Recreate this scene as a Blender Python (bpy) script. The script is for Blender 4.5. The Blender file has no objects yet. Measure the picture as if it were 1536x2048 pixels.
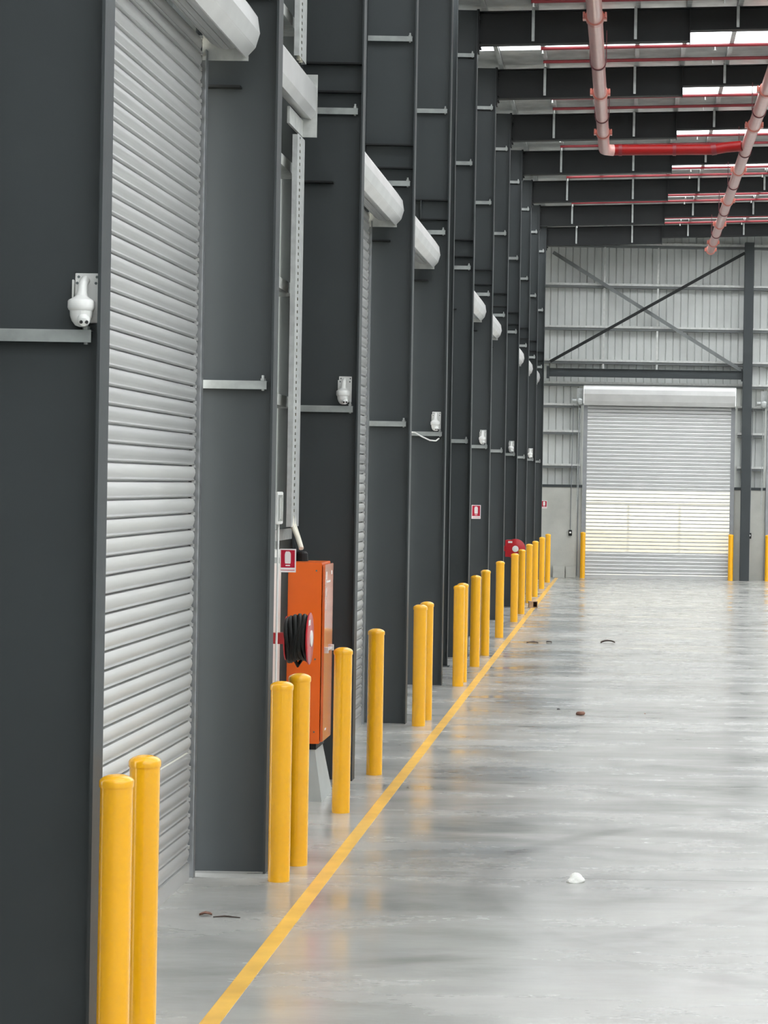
import bpy, bmesh, math, random
from mathutils import Vector, Matrix
random.seed(4)
scene = bpy.context.scene
COL = scene.collection
PI = math.pi

# ------------------------------------------------------------------ materials
def mat(name, color, rough=0.5, metal=0.0, var=0.0, vscale=6.0, bump=0.0, bscale=40.0, coat=0.0, spec=0.5, stretch=(1, 1, 1)):
    m = bpy.data.materials.new(name); m.use_nodes = True
    nt = m.node_tree; b = nt.nodes['Principled BSDF']
    b.inputs['Base Color'].default_value = (*color, 1)
    b.inputs['Roughness'].default_value = rough
    b.inputs['Metallic'].default_value = metal
    b.inputs['Specular IOR Level'].default_value = spec
    b.inputs['Coat Weight'].default_value = coat
    b.inputs['Coat Roughness'].default_value = 0.08
    tc = nt.nodes.new('ShaderNodeTexCoord')
    mp = nt.nodes.new('ShaderNodeMapping'); mp.inputs['Scale'].default_value = stretch
    nt.links.new(tc.outputs['Object'], mp.inputs['Vector'])
    if var:
        n = nt.nodes.new('ShaderNodeTexNoise'); n.inputs['Scale'].default_value = vscale; n.inputs['Detail'].default_value = 5
        nt.links.new(mp.outputs['Vector'], n.inputs['Vector'])
        r = nt.nodes.new('ShaderNodeValToRGB')
        r.color_ramp.elements[0].position = 0.3; r.color_ramp.elements[1].position = 0.7
        r.color_ramp.elements[0].color = tuple(c * (1 - var) for c in color) + (1,)
        r.color_ramp.elements[1].color = tuple(min(1, c * (1 + var)) for c in color) + (1,)
        nt.links.new(n.outputs['Fac'], r.inputs['Fac']); nt.links.new(r.outputs['Color'], b.inputs['Base Color'])
    if bump:
        n2 = nt.nodes.new('ShaderNodeTexNoise'); n2.inputs['Scale'].default_value = bscale; n2.inputs['Detail'].default_value = 3
        nt.links.new(mp.outputs['Vector'], n2.inputs['Vector'])
        bp = nt.nodes.new('ShaderNodeBump'); bp.inputs['Strength'].default_value = bump; bp.inputs['Distance'].default_value = 0.02
        nt.links.new(n2.outputs['Fac'], bp.inputs['Height']); nt.links.new(bp.outputs['Normal'], b.inputs['Normal'])
    return m

def through_mat(name, color, clear, tint=(1, 1, 1), rough=0.4, translucent=0.0):
    """a sheet that lets a share of the daylight straight through (perforated or translucent sheeting)"""
    m = bpy.data.materials.new(name); m.use_nodes = True
    nt = m.node_tree; b = nt.nodes['Principled BSDF']; out = nt.nodes['Material Output']
    b.inputs['Base Color'].default_value = (*color, 1); b.inputs['Roughness'].default_value = rough
    src = b.outputs[0]
    if translucent:
        t = nt.nodes.new('ShaderNodeBsdfTranslucent'); t.inputs['Color'].default_value = (*tint, 1)
        mx = nt.nodes.new('ShaderNodeMixShader'); mx.inputs[0].default_value = translucent
        nt.links.new(src, mx.inputs[1]); nt.links.new(t.outputs[0], mx.inputs[2]); src = mx.outputs[0]
    tr = nt.nodes.new('ShaderNodeBsdfTransparent'); tr.inputs['Color'].default_value = (*tint, 1)
    mx = nt.nodes.new('ShaderNodeMixShader'); mx.inputs[0].default_value = clear
    nt.links.new(src, mx.inputs[1]); nt.links.new(tr.outputs[0], mx.inputs[2])
    nt.links.new(mx.outputs[0], out.inputs['Surface'])
    return m

M = {}
M['steel'] = mat('charcoal_steel_paint', (0.046, 0.053, 0.0555), 0.5, var=0.07, vscale=1.3, bump=0.03, bscale=30, spec=0.3)
M['steel_dark'] = mat('rafter_paint_plate_shade', (0.019, 0.0205, 0.021), 0.6, var=0.1, vscale=1.0, spec=0.2)
M['galv'] = mat('galvanised_steel', (0.46, 0.48, 0.47), 0.38, 0.45, var=0.18, vscale=14)
M['galv_pale'] = mat('pale_galvanised_steel', (0.60, 0.61, 0.59), 0.42, 0.25, var=0.12, vscale=14)
M['tray'] = mat('zinc_tray_steel', (0.56, 0.57, 0.56), 0.45, 0.25, var=0.12, vscale=14)
M['brace'] = mat('brace_steel', (0.33, 0.35, 0.34), 0.4, 0.3, var=0.2, vscale=9)
M['slat'] = mat('roller_slat_steel', (0.56, 0.56, 0.555), 0.33, 0.35, var=0.05, vscale=5, stretch=(.3, 1, 3))
M['slat_perf'] = through_mat('perforated_slat_steel', (0.60, 0.59, 0.53), 0.085, rough=0.4, translucent=0.055, tint=(1, .92, .76))
M['slat_fine'] = through_mat('finely_perforated_slat_steel', (0.57, 0.57, 0.555), 0.008, rough=0.35)
M['hood'] = mat('roller_hood_steel', (0.70, 0.70, 0.69), 0.33, 0.3, var=0.06, vscale=3)
M['guide'] = mat('grey_guide_steel', (0.22, 0.23, 0.24), 0.4, 0.2, var=0.08, vscale=6)
M['guide_pale'] = mat('pale_guide_steel', (0.30, 0.31, 0.32), 0.4, 0.2, var=0.08, vscale=6)
M['black'] = mat('black_rubber_and_gap_shade', (0.006, 0.006, 0.006), 0.5, spec=0.25, var=0.2, vscale=20)
M['yellow'] = mat('yellow_bollard_paint', (0.93, 0.455, 0.006), 0.24, var=0.02, vscale=5, coat=0.35)
M['white'] = mat('white_plastic', (0.80, 0.80, 0.78), 0.35, var=0.03, vscale=8)
M['offwhite'] = mat('offwhite_board', (0.84, 0.83, 0.79), 0.35, var=0.03, vscale=4)
M['orange'] = mat('orange_cabinet_paint', (0.80, 0.130, 0.004), 0.33, var=0.04, vscale=4)
M['orange_door'] = mat('orange_door_paint', (0.62, 0.125, 0.03), 0.2, var=0.05, vscale=4, coat=0.6)
M['red'] = mat('red_pipe_paint', (0.23, 0.003, 0.003), 0.4, var=0.08, vscale=6, spec=0.3)
M['sprinkler'] = mat('sprinkler_red_paint', (0.17, 0.007, 0.012), 0.45, var=0.1, vscale=6)
M['pink'] = mat('pink_main_pipe', (0.62, 0.33, 0.30), 0.28, 0.0, var=0.07, vscale=5, coat=0.4)  # one even pink for the main pipes and the elbow
M['coupling'] = mat('orange_red_coupling_paint', (0.52, 0.17, 0.13), 0.3, var=0.1, vscale=10, coat=0.3)
M['band'] = mat('dark_red_band_steel', (0.10, 0.015, 0.02), 0.4, var=0.1, vscale=10)
M['sign_red'] = mat('sign_red_print', (0.46, 0.004, 0.03), 0.35, var=0.03, vscale=10)
M['sign_white'] = mat('sign_white_print', (0.85, 0.78, 0.78), 0.35, var=0.03, vscale=10)
M['reel_red'] = mat('hose_reel_red_paint', (0.50, 0.01, 0.02), 0.3, var=0.05, vscale=6, coat=0.3)
M['cream'] = mat('cream_cable_sheath', (0.78, 0.74, 0.62), 0.45, var=0.04, vscale=20)
M['concrete'] = mat('precast_concrete', (0.47, 0.47, 0.43), 0.75, var=0.13, vscale=1.6, bump=0.1, bscale=25)
M['sheet'] = mat('wall_sheet_steel', (0.55, 0.57, 0.555), 0.45, 0.1, var=0.05, vscale=2.5)
M['sheet_in'] = mat('side_sheet_steel', (0.22, 0.235, 0.23), 0.5, 0.1, var=0.1, vscale=2.0)
M['foil'] = mat('roof_foil', (0.55, 0.56, 0.54), 0.35, 0.4, var=0.25, vscale=3.0, bump=0.8, bscale=5)
M['skylight'] = through_mat('translucent_roof_sheet', (0.85, 0.87, 0.87), 0.55, rough=0.3, translucent=0.5)
M['line'] = mat('yellow_floor_paint', (0.90, 0.52, 0.10), 0.3, var=0.16, vscale=3.5)
M['wood'] = mat('raw_timber', (0.42, 0.27, 0.16), 0.7, var=0.25, vscale=12, stretch=(1, 6, 6))
M['wood_shade'] = mat('timber_opening_shade', (0.06, 0.028, 0.022), 0.7, var=0.25, vscale=12)
M['leaf'] = mat('dry_brown_leaf', (0.20, 0.095, 0.065), 0.7, var=0.3, vscale=30)
M['leaf_dark'] = mat('dark_dry_leaf', (0.055, 0.035, 0.028), 0.7, var=0.3, vscale=30)
M['paper'] = mat('white_paper', (0.82, 0.82, 0.78), 0.7, var=0.05, vscale=20)
M['lens'] = mat('black_glass_lens', (0.008, 0.008, 0.01), 0.1, coat=0.5)
M['plinth'] = mat('grey_plinth_paint', (0.36, 0.38, 0.37), 0.45, var=0.06, vscale=6)
M['panel_dark'] = mat('display_grey', (0.13, 0.15, 0.15), 0.25, var=0.1, vscale=20)
M['green'] = mat('muted_green_print', (0.20, 0.30, 0.25), 0.5, var=0.2, vscale=10)
M['outside'] = mat('pale_gravel_yard', (0.72, 0.66, 0.50), 0.9, var=0.12, vscale=2)
M['brace_grey'] = mat('brace_paint_girt_shade', (0.15, 0.16, 0.16), 0.45, var=0.1, vscale=5)
M['fence'] = mat('grey_fence_steel', (0.20, 0.20, 0.19), 0.6, var=0.1, vscale=5)

def floor_material():
    m = bpy.data.materials.new('polished_concrete'); m.use_nodes = True
    nt = m.node_tree; L = nt.links; b = nt.nodes['Principled BSDF']
    N = nt.nodes.new
    tc = N('ShaderNodeTexCoord')
    def noise(scale, detail, st=(1, 1, 1), rough=0.6):
        mp = N('ShaderNodeMapping'); mp.inputs['Scale'].default_value = st
        L.new(tc.outputs['Object'], mp.inputs['Vector'])
        n = N('ShaderNodeTexNoise'); n.inputs['Scale'].default_value = scale; n.inputs['Detail'].default_value = detail
        n.inputs['Roughness'].default_value = rough
        L.new(mp.outputs['Vector'], n.inputs['Vector']); return n.outputs['Fac']
    def ramp(src, p0, c0, p1, c1):
        r = N('ShaderNodeValToRGB'); e = r.color_ramp.elements
        e[0].position = p0; e[1].position = p1
        e[0].color = (c0, c0, c0, 1) if not isinstance(c0, tuple) else (*c0, 1)
        e[1].color = (c1, c1, c1, 1) if not isinstance(c1, tuple) else (*c1, 1)
        L.new(src, r.inputs['Fac']); return r.outputs['Color']
    def math_(op, a, bb=None, c=None):
        n = N('ShaderNodeMath'); n.operation = op
        for k, v in enumerate((a, bb, c)):
            if v is None: continue
            if hasattr(v, 'is_linked'): L.new(v, n.inputs[k])
            else: n.inputs[k].default_value = v
        return n.outputs[0]
    def mul(a, bb):
        n = N('ShaderNodeMix'); n.data_type = 'RGBA'; n.blend_type = 'MULTIPLY'; n.inputs['Factor'].default_value = 1
        L.new(a, n.inputs['A']); L.new(bb, n.inputs['B']); return n.outputs['Result']
    col = ramp(noise(0.55, 6), 0.3, (0.40, 0.40, 0.38), 0.7, (0.50, 0.495, 0.47))
    # trowel streaks, long across the hall
    col = mul(col, ramp(noise(1.5, 8, (0.5, 1.6, 1), 0.7), 0.32, 0.80, 0.62, 1.0))
    # darker power-trowel burns
    col = mul(col, ramp(noise(0.42, 7, (0.8, 1.3, 1), 0.7), 0.33, 0.74, 0.47, 1.0))
    sep = N('ShaderNodeSeparateXYZ'); L.new(tc.outputs['Object'], sep.inputs[0])
    # saw-cut joints at each bay line and two along the hall
    jy = math_('ABSOLUTE', math_('SUBTRACT', math_('PINGPONG', math_('SUBTRACT', sep.outputs['Y'], 15.38), 2.415), 0.0))
    jm = math_('GREATER_THAN', jy, 0.009)
    jc = ramp(jm, 0.0, 0.55, 1.0, 1.0)
    col = mul(col, jc)
    # burnished patches beside the line, dark smear reflections painted into their colour
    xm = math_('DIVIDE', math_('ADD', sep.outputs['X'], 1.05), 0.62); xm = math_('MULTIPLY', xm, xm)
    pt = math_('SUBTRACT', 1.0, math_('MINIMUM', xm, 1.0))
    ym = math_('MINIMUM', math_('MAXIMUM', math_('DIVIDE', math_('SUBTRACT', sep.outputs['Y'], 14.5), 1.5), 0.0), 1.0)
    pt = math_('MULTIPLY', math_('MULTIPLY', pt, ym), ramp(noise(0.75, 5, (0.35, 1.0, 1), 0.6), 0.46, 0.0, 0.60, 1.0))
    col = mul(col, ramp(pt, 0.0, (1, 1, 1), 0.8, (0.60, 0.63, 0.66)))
    # tyre marks: two faint arcs
    wob = math_('MULTIPLY', math_('SUBTRACT', noise(0.6, 2), 0.5), 0.18)
    for cx, cy, R, w in ((2.9, 15.2, 3.75, 0.07), (-2.2, 12.6, 4.6, 0.09), (-3.0, 16.5, 4.3, 0.07)):
        dx = math_('SUBTRACT', sep.outputs['X'], cx); dy = math_('SUBTRACT', sep.outputs['Y'], cy)
        d = math_('SQRT', math_('ADD', math_('MULTIPLY', dx, dx), math_('MULTIPLY', dy, dy)))
        d = math_('ABSOLUTE', math_('ADD', math_('SUBTRACT', d, R), wob))
        t = math_('DIVIDE', d, w * 2)
        t = math_('MAXIMUM', t, ramp(noise(0.5, 3), 0.4, 0.0, 0.6, 1.0))
        col = mul(col, ramp(t, 0.25, 0.80, 1.0, 1.0))
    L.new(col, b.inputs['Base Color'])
    L.new(ramp(noise(0.9, 6, (0.6, 1.5, 1), 0.65), 0.35, 0.12, 0.66, 0.34), b.inputs['Roughness'])
    b.inputs['Specular IOR Level'].default_value = 0.5
    return m
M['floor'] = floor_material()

# ------------------------------------------------------------------ mesh builder
class MB:
    def __init__(self): self.v = []; self.f = []
    def add(self, vs, fs):
        o = len(self.v); self.v += [tuple(p) for p in vs]; self.f += [tuple(i + o for i in q) for q in fs]; return self
    def hexa(self, p):   # 4 bottom (ccw), 4 top
        return self.add(p, [(3, 2, 1, 0), (4, 5, 6, 7), (0, 1, 5, 4), (1, 2, 6, 5), (2, 3, 7, 6), (3, 0, 4, 7)])
    def box(self, x0, x1, y0, y1, z0, z1):
        x0, x1 = sorted((x0, x1)); y0, y1 = sorted((y0, y1)); z0, z1 = sorted((z0, z1))
        return self.hexa([(x0, y0, z0), (x1, y0, z0), (x1, y1, z0), (x0, y1, z0), (x0, y0, z1), (x1, y0, z1), (x1, y1, z1), (x0, y1, z1)])
    def tube(self, pts, r, n=12, caps=True):
        pts = [Vector(p) for p in pts]; rr = r if isinstance(r, (list, tuple)) else [r] * len(pts)
        rings = []; nrm = None
        for i, p in enumerate(pts):
            d = (pts[min(i + 1, len(pts) - 1)] - pts[max(i - 1, 0)]).normalized()
            if nrm is None:
                a = Vector((0, 0, 1)) if abs(d.z) < 0.9 else Vector((1, 0, 0))
                nrm = d.cross(a).normalized()
            nrm = (nrm - d * nrm.dot(d)).normalized(); bn = d.cross(nrm)
            rings.append([p + (nrm * math.cos(2 * PI * k / n) + bn * math.sin(2 * PI * k / n)) * rr[i] for k in range(n)])
        vs = [q for ring in rings for q in ring]; fs = []
        for i in range(len(pts) - 1):
            for k in range(n):
                fs.append((i * n + k, i * n + (k + 1) % n, (i + 1) * n + (k + 1) % n, (i + 1) * n + k))
        if caps:
            fs.append(tuple(reversed(range(n)))); fs.append(tuple(range((len(pts) - 1) * n, len(pts) * n)))
        return self.add(vs, fs)
    def lathe(self, prof, c=(0, 0, 0), n=24, axis='z'):
        vs = []; fs = []
        for (r, h) in prof:
            for k in range(n):
                a = 2 * PI * k / n; x, y = r * math.cos(a), r * math.sin(a)
                p = (x, y, h) if axis == 'z' else ((h, x, y) if axis == 'x' else (y, h, x))
                vs.append((p[0] + c[0], p[1] + c[1], p[2] + c[2]))
        for i in range(len(prof) - 1):
            for k in range(n):
                fs.append((i * n + k, i * n + (k + 1) % n, (i + 1) * n + (k + 1) % n, (i + 1) * n + k))
        fs.append(tuple(reversed(range(n)))); fs.append(tuple(range((len(prof) - 1) * n, len(prof) * n)))
        return self.add(vs, fs)
    def strip(self, prof, f0, f1, closed=False):
        """sweep a profile [(a,b)..] between the maps f0 and f1"""
        vs = [f0(a, b) for a, b in prof] + [f1(a, b) for a, b in prof]; n = len(prof); fs = []
        for i in range(n if closed else n - 1):
            j = (i + 1) % n; fs.append((i, j, n + j, n + i))
        if closed: fs.append(tuple(reversed(range(n)))); fs.append(tuple(range(n, 2 * n)))
        return self.add(vs, fs)
    def mesh(self, name, m, smooth=False, bevel=0.0):
        me = bpy.data.meshes.new(name); me.from_pydata(self.v, [], self.f)
        bm = bmesh.new(); bm.from_mesh(me)
        bmesh.ops.recalc_face_normals(bm, faces=bm.faces)
        if bevel:
            bmesh.ops.bevel(bm, geom=[e for e in bm.edges if e.calc_face_angle(0) > 0.5], offset=bevel, segments=2, affect='EDGES')
        bm.to_mesh(me); bm.free()
        if smooth:
            for p in me.polygons: p.use_smooth = True
            try: me.set_sharp_from_angle(angle=math.radians(40))
            except Exception: pass
        me.materials.append(m); return me
    def build(self, name, m, parent=None, smooth=False, bevel=0.0, loc=None):
        o = bpy.data.objects.new(name, self.mesh(name, m, smooth, bevel)); COL.objects.link(o)
        if loc is not None: o.location = loc
        if parent is not None: o.parent = parent
        return o

def tag(o, label, cat=None, group=None, kind=None):
    if label: o['label'] = label
    if cat: o['category'] = cat
    if group: o['group'] = group
    if kind: o['kind'] = kind
    return o
def thing(name, label, cat, loc=(0, 0, 0), rz=0.0, group=None, kind=None):
    o = bpy.data.objects.new(name, None); COL.objects.link(o); o.empty_display_size = 0.1
    o.location = loc; o.rotation_euler = (0, 0, rz); return tag(o, label, cat, group, kind)
def dup(o, parent=None):
    c = o.copy(); COL.objects.link(c)
    if parent is not None: c.parent = parent
    for ch in o.children: dup(ch, c)
    return c
def dup_at(o, loc, label):
    c = dup(o); c.location = loc; c['label'] = label; return c
ORD = ['first', 'second', 'third', 'fourth', 'fifth', 'sixth', 'seventh', 'eighth', 'ninth', 'tenth', 'eleventh', 'twelfth', 'thirteenth', 'fourteenth', 'fifteenth', 'sixteenth', 'seventeenth', 'eighteenth', 'nineteenth', 'twentieth']

# ------------------------------------------------------------------ dimensions of the hall
CAM_H = 2.42
BAY = 4.83
C = [15.45 + BAY * (i - 2) for i in range(0, 13)]      # C[1] .. C[12]: the frames
C[1] = 10.42
XI, XO = -2.19, -2.70                                  # inner and outer face of the columns
XS = -2.86                                             # side wall sheeting
XR = 24.0
YE = 65.4                                              # end wall
SL = 0.036
def rtop(x): return 8.97 + SL * (x - XI)

# ------------------------------------------------------------------ the setting
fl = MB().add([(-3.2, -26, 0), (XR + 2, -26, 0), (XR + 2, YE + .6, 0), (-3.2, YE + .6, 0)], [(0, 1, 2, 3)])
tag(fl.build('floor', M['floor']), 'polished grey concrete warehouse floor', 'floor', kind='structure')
yd = MB().add([(-60, YE + .6, -.02), (70, YE + .6, -.02), (70, 140, -.02), (-60, 140, -.02)], [(0, 1, 2, 3)])
yd.add([(-40, -8, -.02), (-3.2, -8, -.02), (-3.2, YE + .6, -.02), (-40, YE + .6, -.02)], [(0, 1, 2, 3)])
tag(yd.build('ground', M['outside']), 'pale yard outside the warehouse doors', 'ground', kind='structure')

tag(MB().box(-1.865, -1.775, -2, 65.0, 0.0, 0.0015).build('floor_line', M['line']), 'long yellow painted line on the floor running beside the bollards', 'floor line')

# side wall sheeting: above the doors everywhere, full height in the service bays
SERVICE = (2, 5, 8)
def ribs(a0, a1, pitch=0.19, depth=0.028, w=0.03):
    pr = []; a = a0
    while a < a1 - pitch:
        pr += [(a, 0), (a + pitch - w, 0), (a + pitch - w * .8, -depth), (a + pitch - w * .2, -depth)]; a += pitch
    return pr + [(a, 0), (a1, 0)]
sw = MB()
y0s, y1s = -25.0, YE
sw.box(XS - .02, XS, -25, C[1] - .1, 0, 4.95)
sw.strip(ribs(y0s, y1s), lambda a, b: (XS + b, a, 4.95), lambda a, b: (XS + b, a, 9.0))
for i in SERVICE:
    sw.strip(ribs(C[i], C[i + 1]), lambda a, b: (XS + b, a, 0.0), lambda a, b: (XS + b, a, 4.95))
sw.box(XS, XS + .02, C[12], YE, 0, 4.95)
    # returns closing the sheeting to the columns at each service bay
for i in SERVICE:
    for c in (C[i] - .02, C[i + 1] + .01): sw.box(XS - .02, XO - .002, c, c + .008, 0, 9.0)
tag(sw.build('wall_left', M['sheet_in']), 'grey sheeted side wall behind the dark columns', 'wall', kind='structure')

# end wall: ribbed sheet, concrete dado
DA0, DA1 = -1.18, 2.76         # clear opening of the end door
DB0, DB1 = 3.62, 7.56
ew = MB()
EWY = YE + .22
def ewstrip(x0, x1, z0, z1f):
    ew.strip(ribs(x0, x1), lambda a, b: (a, EWY - b, z0), lambda a, b: (a, EWY - b, z1f(a)))
top = lambda a: rtop(a) + .10
ewstrip(XS, XR, 5.12, top)
for a, b in ((XS, DA0), (DA1, DB0), (DB1, XR)): ewstrip(a, b, 2.30, lambda q: 5.12)
ewo = tag(ew.build('wall_back', M['sheet']), 'ribbed pale grey sheet end wall at far end of hall', 'wall', kind='structure')
dd = MB()
for a, b in ((XS, DA0 - .02), (DA1 + .02, DB0 - .02), (DB1 + .02, XR)): dd.box(a, b, YE, YE + .2, 0, 2.36)
ddo = dd.build('concrete_dado', M['concrete'], ewo); ddo['label'] = 'grey precast concrete lower wall panel'
fl_ = MB()
for a, b in ((XS, DA0 - .02), (DA1 + .02, DB0 - .02), (DB1 + .02, XR)): fl_.box(a, b, YE - .015, YE + .2, 2.36, 2.43)
fl_.build('flashing', M['steel'], ewo)

tag(MB().box(XR, XR + .05, -25, YE + .2, 0, 10.2).build('added_wall_right', M['sheet']), 'added pale wall, unseen, closing the right side of the hall', 'wall', kind='structure')  # added out of view to cut side light so roof light dominates

tag(MB().box(XS, XR, -25.05, -25, 0, 10.2).build('added_wall_front', M['sheet']), 'added pale wall, unseen, closing the hall behind the camera', 'wall', kind='structure')  # added out of view to keep daylight off the nearest columns

# roof: foil-backed sheeting with a translucent strip in every bay
ro = MB(); RZ = lambda x: rtop(x) + .085
def roofquad(mb, ya, yb):
    x0, x1 = XS - .1, XR
    pr = []
    a = ya
    mb.add([(x0, ya, RZ(x0)), (x1, ya, RZ(x1)), (x1, yb, RZ(x1)), (x0, yb, RZ(x0)),
            (x0, ya, RZ(x0) + .03), (x1, ya, RZ(x1) + .03), (x1, yb, RZ(x1) + .03), (x0, yb, RZ(x0) + .03)],
           [(3, 2, 1, 0), (4, 5, 6, 7), (0, 1, 5, 4), (1, 2, 6, 5), (2, 3, 7, 6), (3, 0, 4, 7)])
T0, T1 = 1.2, 3.4
prev = -25.0
wn = 0
for i in range(-6, 12):
    c = 15.45 + BAY * (i - 2)
    if c + T0 < prev: continue
    roofquad(ro, prev, c + T0)
    e = {6: 3.55, 7: 3.5, 8: 3.75, 9: 3.95, 10: 4.1, 11: 4.2}.get(i, T1 if i > 2 or i < 1 else 2.3)  # unseen strips near the camera sized to balance light on the nearest columns
    sk = MB(); x0, x1 = XS - .1, XR
    sk.add([(x0, c + T0, RZ(x0) + .012), (x1, c + T0, RZ(x1) + .012), (x1, c + e, RZ(x1) + .012), (x0, c + e, RZ(x0) + .012)], [(0, 1, 2, 3)])
    wn += 1
    s = sk.build('window_%d' % wn, M['skylight'])
    tag(s, 'translucent white roof sheet strip above bay %d of the hall, unseen in the near bays' % (i + 7), 'skylight', 'translucent roof strips', 'structure')
    prev = c + e
roofquad(ro, prev, YE + .5)
tag(ro.build('ceiling', M['foil']), 'foil-backed grey metal roof sheeting overhead', 'ceiling', kind='structure')

# ------------------------------------------------------------------ columns
ISERV = set(SERVICE)
def make_column():
    t = thing('steel_column', '', 'column', (0, C[1], 0), group='dark steel columns along the left wall')
    H = 9.0
    MB().box(XO + .013, XI - .013, -.006, .006, 0, H).build('web', M['steel'], t)
    MB().box(XI - .013, XI, -.095, .095, 0, H).build('inner_flange', M['steel'], t)
    MB().box(XO, XO + .013, -.095, .095, 0, H).build('outer_flange', M['steel'], t)
    for z in (5.56, 5.79):
        MB().box(XO + .0135, XI - .0135, -.090, -.0065, z, z + .014).build('stiffener', M['steel_dark'], t)  # shade under the plates put into a darker colour than the column
    MB().box(XO + .0135, XI - .235, -.090, -.0065, 4.83, 4.844).build('half_stiffener', M['steel_dark'], t)  # same painted-in shade on the half plate
    for z in (2.99, 5.40, 6.85, 8.35):
        a = MB().box(XO + .02, XI - .045, -.060, -.012, z + .036, z + .040)
        a.box(XO + .02, XI - .045, -.062, -.058, z - .012, z + .040)
        f = a.build('fly_brace', M['brace'], t); f['label'] = 'galvanised angle fly brace'
        MB().tube([(XI - .07, -.040, z - .02), (XI - .07, -.040, z + .075)], .009, 8).lathe([(.016, z + .041), (.016, z + .055)], (XI - .07, -.040, 0), 6).build('bolt', M['galv'], f)
    return t
col1 = make_column()
col_label = {
    1: 'dark steel column nearest the camera, filling left edge of photo',
    2: 'dark steel column between first roller door and white-panelled service bay',
    3: 'dark steel column just behind the orange cabinet',
    4: 'dark steel column behind the fourth pair of bollards, after second roller door',
    5: 'dark steel column with white camera and dangling white cable',
    6: 'dark steel column just before the one carrying the red extinguisher sign',
    7: 'dark steel column carrying the small red extinguisher sign',
    8: 'dark steel column just before the round red hose reel',
    9: 'dark steel column behind the round red hose reel',
    10: 'dark steel column third from the end wall',
    11: 'dark steel column second from the end wall, with smallest camera',
    12: 'dark steel corner column closest to the end wall'}
columns = {1: col1}
col1['label'] = col_label[1]
for i in range(2, 13):
    columns[i] = dup_at(col1, (0, C[i], 0), col_label[i])
MB().box(-2.535, -2.523, -.088, -.0065, 5.572, 5.79).build('gusset', M['steel'], columns[5])
# upright dark post in the second service bay
p = thing('steel_post', 'slim dark steel post standing just behind the column with dangling cable', 'post', (-2.40, 33.0, 0))
MB().box(-.05, .045, -.004, .004, 0.012, 9.0).build('web', M['steel'], p)
MB().box(.045, .055, -.05, .05, 0.012, 9.0).build('flange', M['steel'], p)
MB().box(-.06, -.05, -.05, .05, 0.012, 9.0).build('rear_flange', M['steel'], p)
MB().box(-.09, .085, -.08, .08, 0, .012).build('base_plate', M['steel'], p)

# ------------------------------------------------------------------ rafters
def make_rafter():
    t = thing('roof_rafter', '', 'rafter', (0, C[5], 0), group='dark roof rafters')
    def sl(x0, x1, za, zb):    # I section between offsets za (bottom) and zb (top) below rtop
        mb = MB()
        def hx(y0, y1, lo, hi):
            mb.hexa([(x0, y0, rtop(x0) + lo), (x1, y0, rtop(x1) + lo), (x1, y1, rtop(x1) + lo), (x0, y1, rtop(x0) + lo),
                     (x0, y0, rtop(x0) + hi), (x1, y0, rtop(x1) + hi), (x1, y1, rtop(x1) + hi), (x0, y1, rtop(x0) + hi)])
        hx(-.09, .09, za, za + .014); hx(-.006, .006, za + .014, zb - .014); hx(-.09, .09, zb - .014, zb)
        return mb
    sl(XI + .022, .75, -.465, 0).build('deep_section', M['steel_dark'], t)
    sl(.762, XR, -.32, 0).build('slim_section', M['steel_dark'], t)
    MB().box(.75, .762, -.09, .09, rtop(.75) - .485, rtop(.75)).build('splice_plate', M['steel_dark'], t)
    ep = MB().box(XI + .002, XI + .022, -.10, .10, 8.40, 9.0)
    for z in (8.47, 8.55, 8.84, 8.92):
        for y in (-.06, .06): ep.tube([(XI + .02, y, z), (XI + .05, y, z)], .014, 6)
    ep.build('end_plate', M['steel_dark'], t)
    for k in range(0, 6):
        x = -1.42 + 1.42 * k
        lo = -.43 if x < .75 else -.29
        f = MB().hexa([(x - .02, -.100, rtop(x) + lo), (x + .02, -.100, rtop(x) + lo), (x + .02, -.092, rtop(x) + lo), (x - .02, -.092, rtop(x) + lo),
                       (x - .02, -.100, rtop(x) + .02), (x + .02, -.100, rtop(x) + .02), (x + .02, -.092, rtop(x) + .02), (x - .02, -.092, rtop(x) + .02)]).build('fly_brace', M['brace'], t)
        f['label'] = 'galvanised fly brace strip'
    return t
r5 = make_rafter()
r5['label'] = 'dark steel roof rafter just above the top edge of photo'
for i in range(6, 13):
    lab = 'dark steel roof rafter, %s from the top of the photo' % ORD[i - 6] if i < 12 else 'dark steel roof rafter lowest in photo, against the end wall'
    dup_at(r5, (0, C[i], 0), lab)

# purlins
def make_purlin():
    m = MB()
    m.box(-.004, .004, 0, YE - C[4], 0.001, .075); m.box(.004, .065, 0, YE - C[4], .071, .075); m.box(.004, .065, 0, YE - C[4], 0.001, .005); m.box(.061, .065, 0, YE - C[4], .005, .02)
    return m.mesh('roof_purlin', M['galv'])
pm = make_purlin()
for k in range(10):
    x = -2.13 + .71 * k
    o = bpy.data.objects.new('roof_purlin', pm); COL.objects.link(o); o.location = (x, C[4], rtop(x) + .003)
    tag(o, 'galvanised roof purlin running the length of the hall, %s from the left wall' % ORD[k], 'purlin', 'galvanised roof purlins')

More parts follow.
